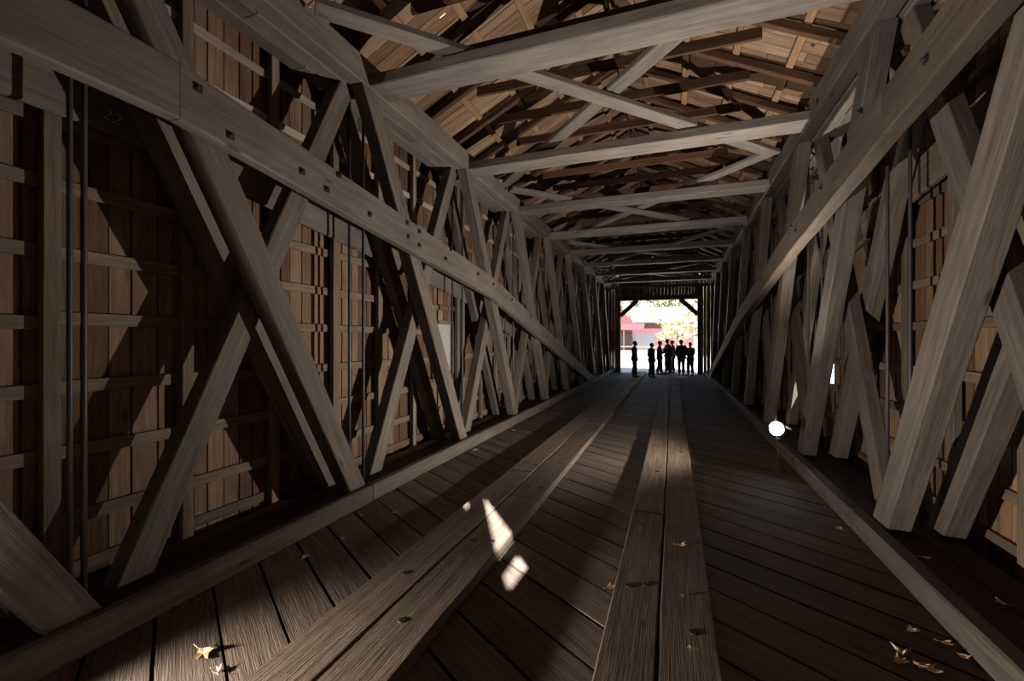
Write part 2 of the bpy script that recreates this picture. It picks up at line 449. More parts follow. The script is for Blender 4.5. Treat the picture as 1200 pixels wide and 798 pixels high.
# arches: straight timbers end to end on the roadway face and on the siding face of each truss
def arch(pts, x0, th, h, nm, leaf, bolts, sgn):
    """pts: (y, z) of the lower edge"""
    for i in range(len(pts)-1):
        a = Vector((x0+sgn*th/2, *pts[i])); b = Vector((x0+sgn*th/2, *pts[i+1]))
        d = (b-a).normalized(); up = Vector((1, 0, 0)).cross(d); up = up if up.z > 0 else -up
        a2 = a+up*h/2; b2 = b+up*h/2
        a2 -= d*((a2.y-a.y-.0015)/d.y); b2 -= d*((b2.y-b.y+.0015)/d.y)
        if i == len(pts)-2: b2 = b + d*(h/2*d.y/max(.05, -d.z))*0 + Vector((0, 0, h/2/d.y)); b2 -= d*((b2.z-b.z)/d.z)
        mb = MB().beam(a2, b2, up, h, th, .012, 14, .003, flat=((0, 1, 0), (0, 0, 1) if i == len(pts)-2 else (0, 1, 0)))
        o = mb.build('arch_timber', M['arch' if sgn < 0 else 'archbrown'])
        tag(o, f'{nth(i+1)} arch timber from camera, {leaf} face of the {nm}', 'arch', 'arch timbers bolted to the trusses')
        for (px, py) in bolts:
            c = on_x(px, py, x0)
            if not (min(a.y, b.y) <= c.y < max(a.y, b.y)): continue
            m2 = MB(); q = .026
            m2.box((c.x-.010, c.y-q, c.z-q), (c.x+.010, c.y+q, c.z+q), 0, .004)
            m2.tube([c+Vector((-sgn*.026, 0, 0)), c], .014, 6)
            p = m2.build('bolt', M['iron'], o); p.location = -o.location
        yield o
ZOFF = 0
def yz(px, py, x):
    p = on_x(px, py, x); return (p.y, p.z)
BL = [(232, 104), (270, 160), (354, 202), (397, 206), (383, 223), (433, 252), (477, 262), (491, 272), (478, 278), (491, 288), (528, 293), (522, 304), (560, 322), (578, 334), (600, 352), (622, 372), (640, 396), (655, 404)]
BR = [(1062, 60), (1086, 70), (946, 126), (952, 200), (1008, 132), (928, 267), (933, 272), (892, 312), (885, 330), (891, 330), (962, 222)]
al = [yz(0, 46, -2.94), yz(211, 140, -2.94), yz(580, 351, -2.94), yz(692, 449, -2.94)]
def end_at(pts, z):
    (ya, za), (yb, zb) = pts[-2], pts[-1]; t = (z-za)/(zb-za)
    return pts[:-1]+[(ya+(yb-ya)*t, z)]
al = end_at([(-3.2, al[1][1]+(al[0][1]-al[1][1])/(al[0][0]-al[1][0])*(-3.2-al[1][0]))] + al[1:], .20)
segsL = list(arch(al, -2.94, .108, .36, LEFT, 'roadway', BL, -1))
alo = [(y, z) for (y, z) in al]
segsO = list(arch(alo, -3.578, .036, .36, LEFT, 'siding', (), -1))
ar = [yz(1168, 0, 1.46), yz(1034, 160, 1.46), yz(922, 300, 1.46), yz(868, 376, 1.46), yz(836, 436, 1.46)]
ar = end_at([(-3.2, ar[1][1]+(ar[0][1]-ar[1][1])/(ar[0][0]-ar[1][0])*(-3.2-ar[1][0]))] + ar[1:], .20)
segsR = list(arch(ar, 1.46, .14, .34, RIGHT, 'roadway', BR, 1))
segsRO = list(arch(ar, 2.165, .06, .34, RIGHT, 'siding', (), 1))

# ------------------------------------------------------------------ ties, laterals
k = 0
for j in range(0, 10):
    y = PL + j*PAN + .06
    k += 1
    mb = MB().beam((-3.60, y, ZT+.075), (2.13, y, ZT+.075), (0, 1, 0), .36, .13, .012, 14, .003)
    # tie is notched over the chords: it sits just under them on the roadway side
    o = mb.build('tie_beam', M['tie'])
    tag(o, f'grey tie beam across the roof, {nv(k, 1)} from the camera', 'beam', 'tie beams under the roof')
k = 0
for c in range(-1, 5):
    yc = 5.45 + c*4.95
    for dgn in (1, -1):
        a = Vector((-2.93, yc-dgn*2.4, ZT+.19+(.0 if dgn > 0 else .084))); b = Vector((1.48, yc+dgn*2.4, a.z))
        if min(a.y, b.y) > 21.5 or max(a.y, b.y) < 1: continue
        k += 1
        if max(a.y, b.y) > 24: continue
        mb = MB().beam(a, b, (b-a).cross(Vector((0, 0, 1))), .20, .07, .01, 10, .003)
        o = mb.build('lateral_brace', M['tie'])
        tag(o, f'{"rising" if dgn > 0 else "falling"} plank of the {nv(c+2, 1)} crossed roof bracing from the camera', 'brace', 'crossed lateral braces between tie beams')

# ------------------------------------------------------------------ roof
SUN_TO = Vector((.30, -.60, .75)).normalized()
def roof_frame(sgn):
    """up-slope unit vector and outward normal of one slope (sgn -1 is the slope opposite the lamp)"""
    up = Vector((-sgn, 0, PIT)).normalized(); n = Vector((sgn*PIT, 0, 1)).normalized()
    return up, n
RAFT = .09; PURL = .045
for sgn, name, slope_nm in ((-1, 'ceiling_left', 'roof slope opposite the lamp'), (1, 'ceiling_right', 'roof slope on the lamp side')):
    up, n = roof_frame(sgn)
    xe = (-4.15 if sgn < 0 else 2.78)
    eave = Vector((xe, 0, roof_z(xe))); ridge = Vector((RX, 0, RZ)); L = (ridge-eave).length
    h0 = n*(RAFT+PURL+.004)
    mb = MB(); y = Y0
    while y < Y1+.4:
        w = R.uniform(.13, .22); yy = min(y+w, Y1+.4); tone = R.random()
        g = R.uniform(.002, .008)
        a = eave+h0+n*(.011+R.uniform(0, .004)); b = ridge+h0+n*.011
        cut = L*R.uniform(.3, .7)
        for (s0_, s1_) in ((-.0, cut-.004), (cut+.004, L-.01)):
            mb.beam(a+up*s0_+Vector((0, (y+yy)/2, 0)), a+up*s1_+Vector((0, (y+yy)/2, 0)), (0, 1, 0), yy-y-2*g, .018, 0, 1, 0, R.random())
        y = yy
    # shingle courses on top close the joints
    nn = 9
    for i in range(nn):
        a = eave+h0+n*(.028+.006)+up*(L*i/nn-.02); b = eave+h0+n*(.028+.002)+up*(L*(i+1)/nn+.05)
        for q in range(6):
            ya = Y0+(Y1+.4-Y0)*q/6; yb = Y0+(Y1+.4-Y0)*(q+1)/6
            mb.beam(Vector((a.x, (ya+yb)/2, a.z)), Vector((b.x, (ya+yb)/2, b.z)), (0, 1, 0), yb-ya, .012, 0, 1, 0)
    fz = roof_z(xe); so_in = (XLW-.065 if sgn < 0 else XRW+.065)
    for q in range(8):               # fascia and soffit close the eave
        ya = Y0+(Y1+.4-Y0)*q/8; yb = Y0+(Y1+.4-Y0)*(q+1)/8
        xs_ = sorted((xe+sgn*.012, xe+sgn*.035)); mb.box((xs_[0], ya, fz-.10), (xs_[1], yb, fz+.17), 1)
        xs_ = sorted((so_in, xe+sgn*.01)); mb.box((xs_[0], ya, fz-.10), (xs_[1], yb, fz-.08), 1)
    roof = mb.build(name, M['roofing'], origin=(0, 0, 0))
    tag(roof, kind='structure')
    # openings through the boards: added sun-patch holes, and small slits showing sky
    cutters = MB()
    def hole(poly, along):
        cutters.prism([p-along*.6 for p in poly], along*1.2, (0, 1, 0))
    if sgn > 0:
        for pix, z in (([(568, 585), (600, 628), (583, 649)], .087), ([(607, 653), (616, 666), (597, 691), (591, 676)], 0.0), ([(545.5, 594), (548, 598), (547, 606), (544.5, 600)], 0.0)):  # added holes out of view, shaped to throw the sun patches on the deck
            poly = []
            for (px, py) in pix:
                p = on_z(px, py, z)
                lam = (RZ - PIT*(p.x-RX) + .16 - p.z)/(SUN_TO.z + PIT*SUN_TO.x)
                poly.append(p+SUN_TO*lam)
            hole(poly, SUN_TO)
    else:
        for (px, py) in ((361, 15), (437, 34), (564, 148), (520, 20)):
            r = ray(px, py); t = (RZ+.14-PIT*RX*-1*-1 - CAM_H)
            # meet the slope z = RZ + PIT*(x-RX)
            t = (RZ+.15-PIT*RX-CAM_H)/(r.z-PIT*r.x)
            c = Vector((0, 0, CAM_H))+r*t
            hole([c-up*.05+Vector((0, -.012, 0)), c+up*.05+Vector((0, -.012, 0)), c+up*.05+Vector((0, .012, 0)), c-up*.05+Vector((0, .012, 0))], n)
    co = cutters.build('roof_cutter', M['roofing'], origin=(0, 0, 0))
    md = roof.modifiers.new('cut', 'BOOLEAN'); md.operation = 'DIFFERENCE'; md.object = co; md.solver = 'EXACT'
    md.use_self = True
    dg = bpy.context.evaluated_depsgraph_get()
    me = bpy.data.meshes.new_from_object(roof.evaluated_get(dg))
    roof.modifiers.clear(); roof.data = me
    bpy.data.objects.remove(co)
    # rafters
    k = 0
    for j in range(-1, 28):
        y = 1.43 + j*PAN/3
        if y > 23.9: continue
        k += 1
        a = eave+n*RAFT/2+up*.05; b = ridge+n*RAFT/2-up*(.04 if sgn > 0 else .04)
        mb = MB().beam(a+Vector((0, y, 0)), b+Vector((0, y, 0)), (0, 1, 0), .08, RAFT, .006, 8, .002)
        o = mb.build('rafter', M['brown'])
        tag(o, f'{nv(k, 3 if sgn < 0 else 5)} brown rafter from the camera, {slope_nm}', 'rafter', 'rafters under the roof boards')
    # purlins
    pc = [.35, 4.0, 8.1, 13.1, 18.0, 24.3]
    for r in range(6):
        s = L*(.06+r*.165)+.08
        if s > L-.05: continue
        for i in range(len(pc)-1):
            c = eave+n*(RAFT+PURL/2+.002)+up*s
            off = R.uniform(-.3, .3) if 0 < i else 0
            mb = MB().beam(Vector((c.x, pc[i]+.004, c.z)), Vector((c.x, pc[i+1]-.004, c.z)), up, .085, PURL-.007, .004, 8, .001)
            o = mb.build('purlin', M['purlin'])
            tag(o, f'pale purlin {nth(r+1)} above eave, {nv(i+1, 0 if sgn < 0 and r < 3 else 1)} length from camera, {slope_nm}', 'purlin', 'purlins under the roof boards')
# collars
k = 0
zc = 5.14
for j in range(-1, 28):
    y = 1.43+j*PAN/3
    if y > 23.9: continue
    k += 1
    hw = (RZ-zc)/PIT
    mb = MB().beam((RX-hw+.08, y+.065, zc), (RX+hw-.08, y+.065, zc), (0, 0, 1), .13, .045, .005, 8, .002)
    tag(mb.build('collar_beam', M['brown']), f'dark collar beam between opposite rafters, {nv(k, 4)} from the camera', 'beam', 'collar beams under the ridge')
mb = MB()
for sg in (-1, 1):
    up, n = roof_frame(sg); c = Vector((RX, 0, RZ)) + Vector((0, 0, .215)) + n*.012 - up*.12
    for q in range(8):
        ya = Y0+(Y1+.4-Y0)*q/8; yb = Y0+(Y1+.4-Y0)*(q+1)/8
        mb.beam(Vector((c.x, ya, c.z)), Vector((c.x, yb, c.z)), up, .30, .02, 0, 1, 0)
tag(mb.build('trim_3', M['roofing'], origin=(0, 0, 0)), kind='structure')
mb = MB().beam((RX, -1.2, RZ-.035+.06), (RX, 24.1, RZ-.035+.06), (0, 0, 1), .10, .03, .004, 10, .002)
tag(mb.build('ridge_board', M['brown']), 'long brown ridge board along the peak of the roof', 'board')

# ------------------------------------------------------------------ portal at the far end
YE = 24.05
mb = MB()
for (xa, xb) in ((-3.86, -2.68), (1.27, 2.34)):
    y = xa
    while y < xb:
        w = min(xb, y+R.uniform(.14, .2)); mb.box((y+.004, YE+.14, -.6), (w-.001, YE+.17, 5.2 if False else min(roof_z(y), roof_z(w))+.14), 2, 0); y = w
y = -2.68
while y < 1.27:
    w = min(1.27, y+R.uniform(.14, .2)); mb.box((y+.001, YE+.14, 3.86), (w-.001, YE+.17, min(roof_z(y), roof_z(w))+.14), 2, 0); y = w
tag(mb.build('wall_far', M['siding'], origin=(0, 0, 0)), kind='structure')
pt = empty('portal_frame', (-.7, YE, 0))
tag(pt, 'timber portal frame around the bright far opening', 'frame')
def child(mbx, name, mat, par):
    o = mbx.build(name, mat, par); o.location = -par.location; return o
for x in (-2.66, 1.25):
    child(MB().beam((x, YE, 0), (x, YE, 4.4), (1, 0, 0), .16, .2, .01, 6, .004), 'post', M['girt'], pt)
child(MB().beam((-2.75, YE, 3.90), (1.34, YE, 3.90), (0, 0, 1), .24, .2, .01, 6, .004), 'header', M['girt'], pt)
child(MB().beam((-2.60, YE, 3.0), (-1.72, YE, 3.80), (0, 0, 1), .22, .14, .01, 4, .003), 'knee_brace', M['girt'], pt)
child(MB().beam((1.19, YE, 3.0), (.36, YE, 3.80), (0, 0, 1), .22, .14, .01, 4, .003), 'knee_brace', M['girt'], pt)

# chalk number on the siding face arch timber
def chalk(txt, p, size, par):
    cu = bpy.data.curves.new('chalk', 'FONT'); cu.body = txt; cu.size = size; cu.extrude = .0006; cu.shear = .15; cu.offset = -.003
    t = bpy.data.objects.new('chalk_number', cu); COL.objects.link(t)
    dg = bpy.context.evaluated_depsgraph_get()
    me = bpy.data.meshes.new_from_object(t.evaluated_get(dg)); bpy.data.objects.remove(t)
    me.materials.clear(); me.materials.append(M['chalk'])
    o = bpy.data.objects.new('chalk_number', me); COL.objects.link(o); o.parent = par
    tilt = .17
    o.matrix_local = Matrix.Translation(p-par.location) @ Matrix(((0, 0, 1), (1, 0, 0), (0, 1, 0))).to_4x4() @ Matrix.Rotation(-tilt, 4, 'Z')
    o['label'] = 'white chalk number 22'
c = on_x(118, 137, -3.573)
chalk('22', c+Vector((.0015, 0, 0)), .11, segsO[0])

# ------------------------------------------------------------------ dead leaves
M['leaf'] = plain('dry_leaf', (.50, .30, .16), .8)
M['leaf_pale'] = plain('pale_dry_leaf', (.66, .52, .38), .8)
def leaf(p, s, rz, label, mat, curl=1.0):
    mb = MB(); n = 5
    # lobed outline, curled up at the edges
    out = []
    lob = [(0, 0), (.25, .18), (.55, .62), (.40, .45), (.62, .95), (.28, .74), (0, 1.25)]
    pts = [(x, y) for x, y in lob] + [(-x, y) for x, y in reversed(lob[1:-1])]
    ctr = Vector((0, .55, 0))
    V = [Vector((x, y, 0)) for x, y in pts]
    def bend(v):
        r2 = (v.x*v.x*1.3+(v.y-.5)**2*.8)
        return Vector((v.x*.8, v.y, (.55*r2+R.uniform(0, .12))*curl))
    base = len(mb.v); mb.v.append(bend(ctr))
    for v in V: mb.v.append(bend(v))
    m = len(V)
    for i in range(m):
        mb.face((base, base+1+i, base+1+(i+1) % m), ((0, 0), (1, 0), (0, 1)), .5)
    # stem
    mb.tube([bend(Vector((0, 0.02, 0))), Vector((.03, -.3, .10)), Vector((.10, -.55, .22))], .025, 5)
    o = mb.build('dead_leaf', mat, origin=(0, .4, 0))
    me = o.data
    sm = o.modifiers.new('thick', 'SOLIDIFY'); sm.thickness = .02
    o.scale = (s, s, s); o.rotation_euler = (R.uniform(-.15, .15), R.uniform(-.15, .15), rz)
    zmin = min((o.rotation_euler.to_matrix() @ v.co).z for v in me.vertices)*s
    o.location = Vector(p)+Vector((0, 0, -zmin+.004))
    tag(o, label, 'leaf', 'dead leaves on the deck')
LV = [
 (237, 768, 0, .085, 'curled orange leaf lying on the deck near the camera, by the curb opposite the lamp', 'leaf'),
 (254, 790, 0, .05, 'pale crumpled leaf at the bottom edge below the curled orange leaf', 'leaf_pale'),
 (357, 656, 0, .05, 'tan leaf caught in a deck gap beside the curb, second leaf up from the camera', 'leaf_pale'),
 (402, 633, 0, .035, 'small pale leaf in a deck gap beyond the tan leaf', 'leaf_pale'),
 (424, 605, 0, .035, 'small pale leaf close to the curb opposite the lamp', 'leaf_pale'),
 (463, 602, 0, .035, 'small pale leaf between curb and runner, near the sun patches', 'leaf_pale'),
 (557, 529, 0, .05, 'white scrap of leaf on the deck beside the second main brace foot', 'leaf_pale'),
 (602, 506, 0, .05, 'tiny pale leaf far along the curb opposite the lamp', 'leaf_pale'),
 (740, 467, 0, .07, 'small pale leaf lying between the two runners towards the people', 'leaf_pale'),
 (714, 690, 0, .06, 'tan leaf in the angle against the side of the middle runner', 'leaf'),
 (798, 641, .085, .06, 'brown leaf lying flat on top of the runner', 'leaf'),
 (812, 763, .085, .035, 'leaf fragment beside a bolt on the near end of the runner', 'leaf_pale'),
 (1058, 768, 0, .075, 'longest pale leaf of the heap on the deck by the lamp side curb', 'leaf_pale'),
 (1052, 778, 0, .06, 'tan leaf at the front of the heap by the lamp side curb', 'leaf'),
 (1075, 782, 0, .065, 'brown leaf lying flat in the heap by the lamp side curb', 'leaf'),
 (1090, 788, 0, .06, 'leaf at the back of the heap, nearest the lamp side curb', 'leaf'),
 (1067, 742, 0, .05, 'single curled leaf just beyond the heap of leaves', 'leaf_pale'),
 (1108, 756, 0, .05, 'brown leaf pressed against the lamp side curb beyond the heap', 'leaf'),
 (1128, 772, 0, .05, 'leaf pressed against the lamp side curb nearest the camera', 'leaf'),
 (985, 622, 0, .05, 'brown leaf against the lamp side curb in front of the brace foot', 'leaf'),
 (1084, 656, ZL, .05, 'leaf on the ledge behind the curb at the brace feet', 'leaf_pale'),
 (1178, 712, ZL, .06, 'pale leaf alone on the dark ledge beside the siding', 'leaf_pale'),
 (800, 700, .085, .03, 'tiny leaf crumb on the runner between two bolts', 'leaf'),
]
for (px, py, z, s, lb, mt) in LV:
    leaf(on_z(px, py, z), s, R.uniform(0, 6.3), lb, M[mt], R.uniform(.8, 1.4))

# ------------------------------------------------------------------ lamps
M['lamp_body'] = plain('black_plastic', (.02, .02, .022), .5)
def emit(name, col, st):
    m, nt, b = new_mat(name)
    b.inputs['Base Color'].default_value = (.9, .9, .9, 1); b.inputs['Emission Color'].default_value = (*col, 1); b.inputs['Emission Strength'].default_value = st
    return m
M['bulb'] = emit('lamp_glow', (.93, .96, 1.0), 30)
def flash(name, loc, aim, label, r, stand=0):
    """portable lamp: base, body, flared reflector with a glowing front"""
    root = empty(name, loc); tag(root, label, 'lamp')
    a = Vector(aim).normalized(); c = Vector((0, 0, .13))
    def add(mbx, n, mt): return mbx.build(n, mt, root)
    if stand:
        add(MB().tube([(0, 0, -stand+.06), (0, 0, 0)], .008, 8), 'stand_pole', M['lamp_body'])
        for q in range(3):
            an = q*2.094+.4; add(MB().tube([(0, 0, -stand+.16), (math.cos(an)*.14, math.sin(an)*.14, -stand+.006)], .006, 6), 'leg', M['lamp_body'])
    add(MB().tube([(0, 0, .0), (0, 0, .012), (0, 0, .02)], .05, 16, radii=[.03, .03, .02]), 'base', M['lamp_body'])
    add(MB().tube([(0, 0, .02), (0, 0, .10)], .010, 8), 'stem', M['lamp_body'])
    add(MB().tube([c-a*.16, c-a*.155, c-a*.03, c-a*.02], .04, 16, radii=[.036, .042, .042, .045]), 'body', M['lamp_body'])
    add(MB().tube([c-a*.02, c+a*.01, c+a*.045, c+a*.05, c+a*.046], .05, 24, radii=[.042, r*.75, r, r, r*.95], cap=False), 'reflector', M['lamp_body'])
    add(MB().tube([c+a*.03, c+a*.048, c+a*.066, c+a*.072], .05, 24, radii=[r*.93, r*.93, r*.6, r*.15]), 'glowing_front', M['bulb'])
    return c+Vector(loc), a
lp, la = flash('flash_lamp', (1.25, 6.40, .46), (-.5, -.86, .12), 'shining white flash lamp on a thin stand beside the curb', .095, .455)
def light(name, kind, loc, energy, col=(1, 1, 1), size=.03, aim=None, spot=None, blend=.5):
    l = bpy.data.lights.new(name, kind); l.energy = energy; l.color = col
    if kind in ('POINT', 'SPOT'): l.shadow_soft_size = size
    o = bpy.data.objects.new(name, l); COL.objects.link(o); o.location = loc
    if aim is not None: o.rotation_euler = Vector(aim).to_track_quat('-Z', 'Y').to_euler()
    if spot: l.spot_size = math.radians(spot); l.spot_blend = blend
    return o
P1, P2 = 1080, 1300
light('flash_light', 'SPOT', lp+la*.13, P1, (1.0, .92, .84), .03, aim=(-.78, .12, .72), spot=154, blend=.7)
l2, a2 = flash('flash_lamp', (-3.15, .78, ZL), (1, .3, .3), 'second flash lamp on the ledge behind the near brace foot', .05)
light('flash_light', 'SPOT', l2+a2*.12, P2, (1.0, .91, .82), .025, aim=(1, .30, .48), spot=135, blend=.95)

# ------------------------------------------------------------------ people
M['skin'] = plain('skin', (.55, .36, .27), .6)
M['cloth_dark'] = plain('dark_cloth', (.025, .026, .032), .9)
M['cloth_navy'] = plain('navy_cloth', (.03, .036, .06), .9)
M['cloth_brown'] = plain('brown_cloth', (.06, .045, .035), .9)
M['cloth_grey'] = plain('grey_cloth', (.17, .17, .17), .9)
M['hair'] = plain('dark_hair', (.03, .022, .018), .7)
M['paper'] = plain('white_paper', (.85, .85, .82), .8)
def skin_mesh(name, verts, edges, radii, root=0, sub=1):
    me = bpy.data.meshes.new(name); me.from_pydata([tuple(v) for v in verts], edges, [])
    o = bpy.data.objects.new(name, me); COL.objects.link(o)
    sk = o.modifiers.new('skin', 'SKIN'); sk.use_smooth_shade = True
    for i, r in enumerate(radii):
        sv = me.skin_vertices[0].data[i]
        sv.radius = (r, r) if not isinstance(r, tuple) else r
        sv.use_root = (i == root)
    if sub:
        ss = o.modifiers.new('sub', 'SUBSURF'); ss.levels = sub; ss.render_levels = sub
    dg = bpy.context.evaluated_depsgraph_get()
    m2 = bpy.data.meshes.new_from_object(o.evaluated_get(dg)); bpy.data.objects.remove(o)
    m2.name = name
    return m2
def person(loc, H, face, label, top, legs, pose='down', hat=None, lean=0.0, paper=False, stride=.04):
    """facing +Y before turning; built around H = 1.75"""
    if -2.2 < loc.x < -1.0 or -.62 < loc.x < .5: loc = Vector((loc.x, loc.y, RT+.002))
    root = empty('person', loc, face); tag(root, label, 'person', 'people standing at the far opening')
    s = H/1.75; root.scale = (s, s, s)
    V = Vector
    pel, wai, che, nek, hed = V((0, 0, .93)), V((0, .01, 1.10)), V((0, -.005+lean*.5, 1.32)), V((0, -.01+lean, 1.47)), V((0, .015+lean, 1.56))
    def arm(sd):
        sh = V((sd*.185, -.01+lean*.8, 1.40))
        if pose == 'folded': el, wr = V((sd*.25, .05, 1.13)), V((-sd*.04, .23, 1.19 + .02*sd))
        elif pose == 'hips': el, wr = V((sd*.37, -.06, 1.17)), V((sd*.20, .04, 1.00))
        elif pose == 'pockets': el, wr = V((sd*.26, -.05, 1.13)), V((sd*.19, .07, .93))
        elif pose == 'hold': el, wr = V((sd*.24, .02, 1.13)), V((sd*.08, .27, 1.16))
        elif pose == 'camera': el, wr = V((sd*.24, .12, 1.20)), V((sd*.06, .24, 1.46))
        else: el, wr = V((sd*.235, -.03, 1.12)), V((sd*.24, .05, .87))
        return sh, el, wr
    def leg(sd):
        st = stride*sd
        return V((sd*.095, 0, .88)), V((sd*.105, .02+st*.4, .49)), V((sd*.11, -.02+st, .09)), V((sd*.125, .13+st, .035))
    v = [pel, wai, che, nek, hed]; e = [(0, 1), (1, 2), (2, 3), (3, 4)]; r = [(.15, .11), (.135, .10), (.155, .11), .055, .062]
    for sd in (-1, 1):
        sh, el, wr = arm(sd); b = len(v)
        dirn = (wr-el).normalized(); hand = wr+dirn*.075
        v += [sh, el, wr, hand]; r += [.058, .042, .028, .034]
        e += [(2, b), (b, b+1), (b+1, b+2), (b+2, b+3)]
        side = dirn.cross(V((1, 0, 0))).normalized() if abs(dirn.x) < .9 else V((0, 0, 1))
        cur = dirn.cross(side).normalized()*(-sd)
        for f, (off, ln) in enumerate(((-.03, .06), (-.01, .075), (.01, .07), (.03, .055))):
            q = len(v)
            v += [hand+side*off+dirn*.02, hand+side*off*1.1+dirn*(.02+ln*.5), hand+side*off*1.1+dirn*(.02+ln*.85)+cur*ln*.35]
            r += [.010, .009, .008]; e += [(b+3, q), (q, q+1), (q+1, q+2)]
        q = len(v); v += [wr+dirn*.03+side*.035, wr+dirn*.07+side*.05+cur*.01]; r += [.011, .009]; e += [(b+2, q), (q, q+1)]
        hp, kn, an, to = leg(sd); q = len(v)
        v += [hp, kn, an, to]; r += [.088, .056, .038, .035]; e += [(0, q), (q, q+1), (q+1, q+2), (q+2, q+3)]
    body = skin_mesh('body', v, e, r)
    # head with a face, grown into the same mesh
    bm = bmesh.new(); bm.from_mesh(body)
    hc = V((0, .02+lean, 1.615))
    res = bmesh.ops.create_uvsphere(bm, u_segments=20, v_segments=14, radius=1)
    for q in res['verts']:
        p = q.co.copy(); x, y, z = p
        jaw = 1-.28*max(0, -z)
        nx, ny, nz = x*.082*jaw, y*.102*(jaw if y < 0 else 1-.12*max(0, -z)), z*.118
        if y > .55:
            ny += .022*math.exp(-((x/.16)**2+((z+.12)/.22)**2))         # nose
            ny -= .010*(math.exp(-(((x-.38)/.16)**2+((z-.10)/.12)**2))+math.exp(-(((x+.38)/.16)**2+((z-.10)/.12)**2)))  # eye sockets
            ny += .006*math.exp(-((x/.3)**2+((z+.5)/.08)**2))            # lips
        q.co = hc+V((nx, ny, nz))
    for sd in (-1, 1):
        res = bmesh.ops.create_uvsphere(bm, u_segments=8, v_segments=6, radius=1)
        for q in res['verts']: q.co = hc+V((sd*.078, -.005, -.01))+V((q.co.x*.010, q.co.y*.018, q.co.z*.032))
    bm.to_mesh(body); bm.free()
    for p in body.polygons: p.use_smooth = True
    body.materials.clear(); body.materials.append(M['skin'])
    def put(name, me, mt):
        me.materials.clear(); me.materials.append(mt)
        for p in me.polygons: p.use_smooth = True
        o = bpy.data.objects.new(name, me); COL.objects.link(o); o.parent = root; return o
    put('body', body, M['skin'])
    v = [V((0, 0, .84)), wai, che, V((0, -.01+lean, 1.455))]; e = [(0, 1), (1, 2), (2, 3)]; r = [(.205, .165), (.195, .16), (.21, .16), .092]
    for sd in (-1, 1):
        sh, el, wr = arm(sd); b = len(v)
        v += [sh, el, wr-(wr-el).normalized()*.01]; r += [.092, .076, .056]; e += [(2, b), (b, b+1), (b+1, b+2)]
    put('jacket', skin_mesh('jacket', v, e, r, 1), top)
    v = [V((0, 0, .95))]; e = []; r = [(.155, .118)]
    for sd in (-1, 1):
        hp, kn, an, to = leg(sd); q = len(v)
        v += [hp, kn, an]; r += [.118, .092, .078]; e += [(0, q), (q, q+1), (q+1, q+2)]
    put('trousers', skin_mesh('trousers', v, e, r), legs)
    for sd in (-1, 1):
        hp, kn, an, to = leg(sd)
        put('shoe', skin_mesh('shoe', [V((an.x, an.y-.035, .048)), V((an.x, an.y+.03, .05)), to+V((0, .05, .0))], [(0, 1), (1, 2)], [.046, .05, .034]), M['hair'])
    bm = bmesh.new(); res = bmesh.ops.create_uvsphere(bm, u_segments=18, v_segments=12, radius=1)
    if hat == 'long':
        for q in res['verts']:
            p = q.co; k = 1.0
            zz = p.z*.125 if p.z > -.2 else p.z*.20
            q.co = hc+V((p.x*.088, (p.y*.10-.03) if p.y < .2 else p.y*.06-.02, zz+.012))
    else:
        bmesh.ops.delete(bm, geom=[q for q in bm.verts if q.co.z < -.25 or (q.co.y > .35 and q.co.z < .45)], context='VERTS')
        for q in bm.verts: q.co = hc+V((q.co.x*.094, q.co.y*.112-.004, q.co.z*.130+.002))
    me = bpy.data.meshes.new('hair'); bm.to_mesh(me); bm.free(); put('hair', me, M['hair'])
    if hat in ('cap', 'brim'):
        bm = bmesh.new(); res = bmesh.ops.create_uvsphere(bm, u_segments=20, v_segments=12, radius=1)
        bmesh.ops.delete(bm, geom=[q for q in bm.verts if q.co.z < -.05], context='VERTS')
        for q in bm.verts: q.co = hc+V((q.co.x*.092, q.co.y*.114, .045+max(0, q.co.z)*.095))
        ring = [x for x in bm.verts]
        n = 20; rows = []
        for k in range(n):
            an = 2*math.pi*k/n; c_, s_ = math.cos(an), math.sin(an)
            ext = (.06 if hat == 'brim' else .075*max(0, s_)**1.5+.002)
            a = bm.verts.new(hc+V((c_*.090, s_*.112, .048))); b = bm.verts.new(hc+V((c_*(.090+ext*(1 if hat == 'brim' else .5)), s_*(.112+ext), .040)))
            rows.append((a, b))
        for k in range(n):
            a, b = rows[k]; c2, d = rows[(k+1) % n]; bm.faces.new((a, b, d, c2))
        me = bpy.data.meshes.new('hat'); bm.to_mesh(me); bm.free(); put('hat', me, legs)
    return root
def stand(px, depth):
    u = (px-600)/F
    return Vector(((-SN+CS*u)*depth, (CS+SN*u)*depth, 0))
D = M
person(stand(743.5, 19.6), 1.60, math.radians(-75), 'person in a dark jacket standing apart from the group, nearest the portal post', D['cloth_dark'], D['cloth_dark'], 'pockets', None)
person(stand(763.5, 20.1), 1.60, math.radians(-60), 'person at the edge of the group, turned towards the others', D['cloth_navy'], D['cloth_dark'], 'pockets', None)
person(stand(773, 20.7), 1.60, math.radians(-80), 'person in a brimmed hat, second in the group', D['cloth_dark'], D['cloth_navy'], 'hold', 'brim', stride=.09)
person(stand(782.5, 21.4), 1.70, math.radians(115), 'tall person with arms folded in the middle of the group', D['cloth_brown'], D['cloth_dark'], 'folded', None)
person(stand(788.2, 22.0), 1.62, math.radians(100), 'person in a lighter grey jacket half hidden behind the tall one', D['cloth_grey'], D['cloth_grey'], 'down', 'cap')
person(stand(798.5, 20.3), 1.66, math.radians(20), 'broad person in dark clothes with hands in pockets, in front', D['cloth_dark'], D['cloth_dark'], 'pockets', None)
last = person(stand(809, 21.4), 1.62, math.radians(140), 'person at the end of the group holding a white paper, elbows out', D['cloth_dark'], D['cloth_navy'], 'hold', None)
mb = MB()
c = Vector((0, .43, 1.17))
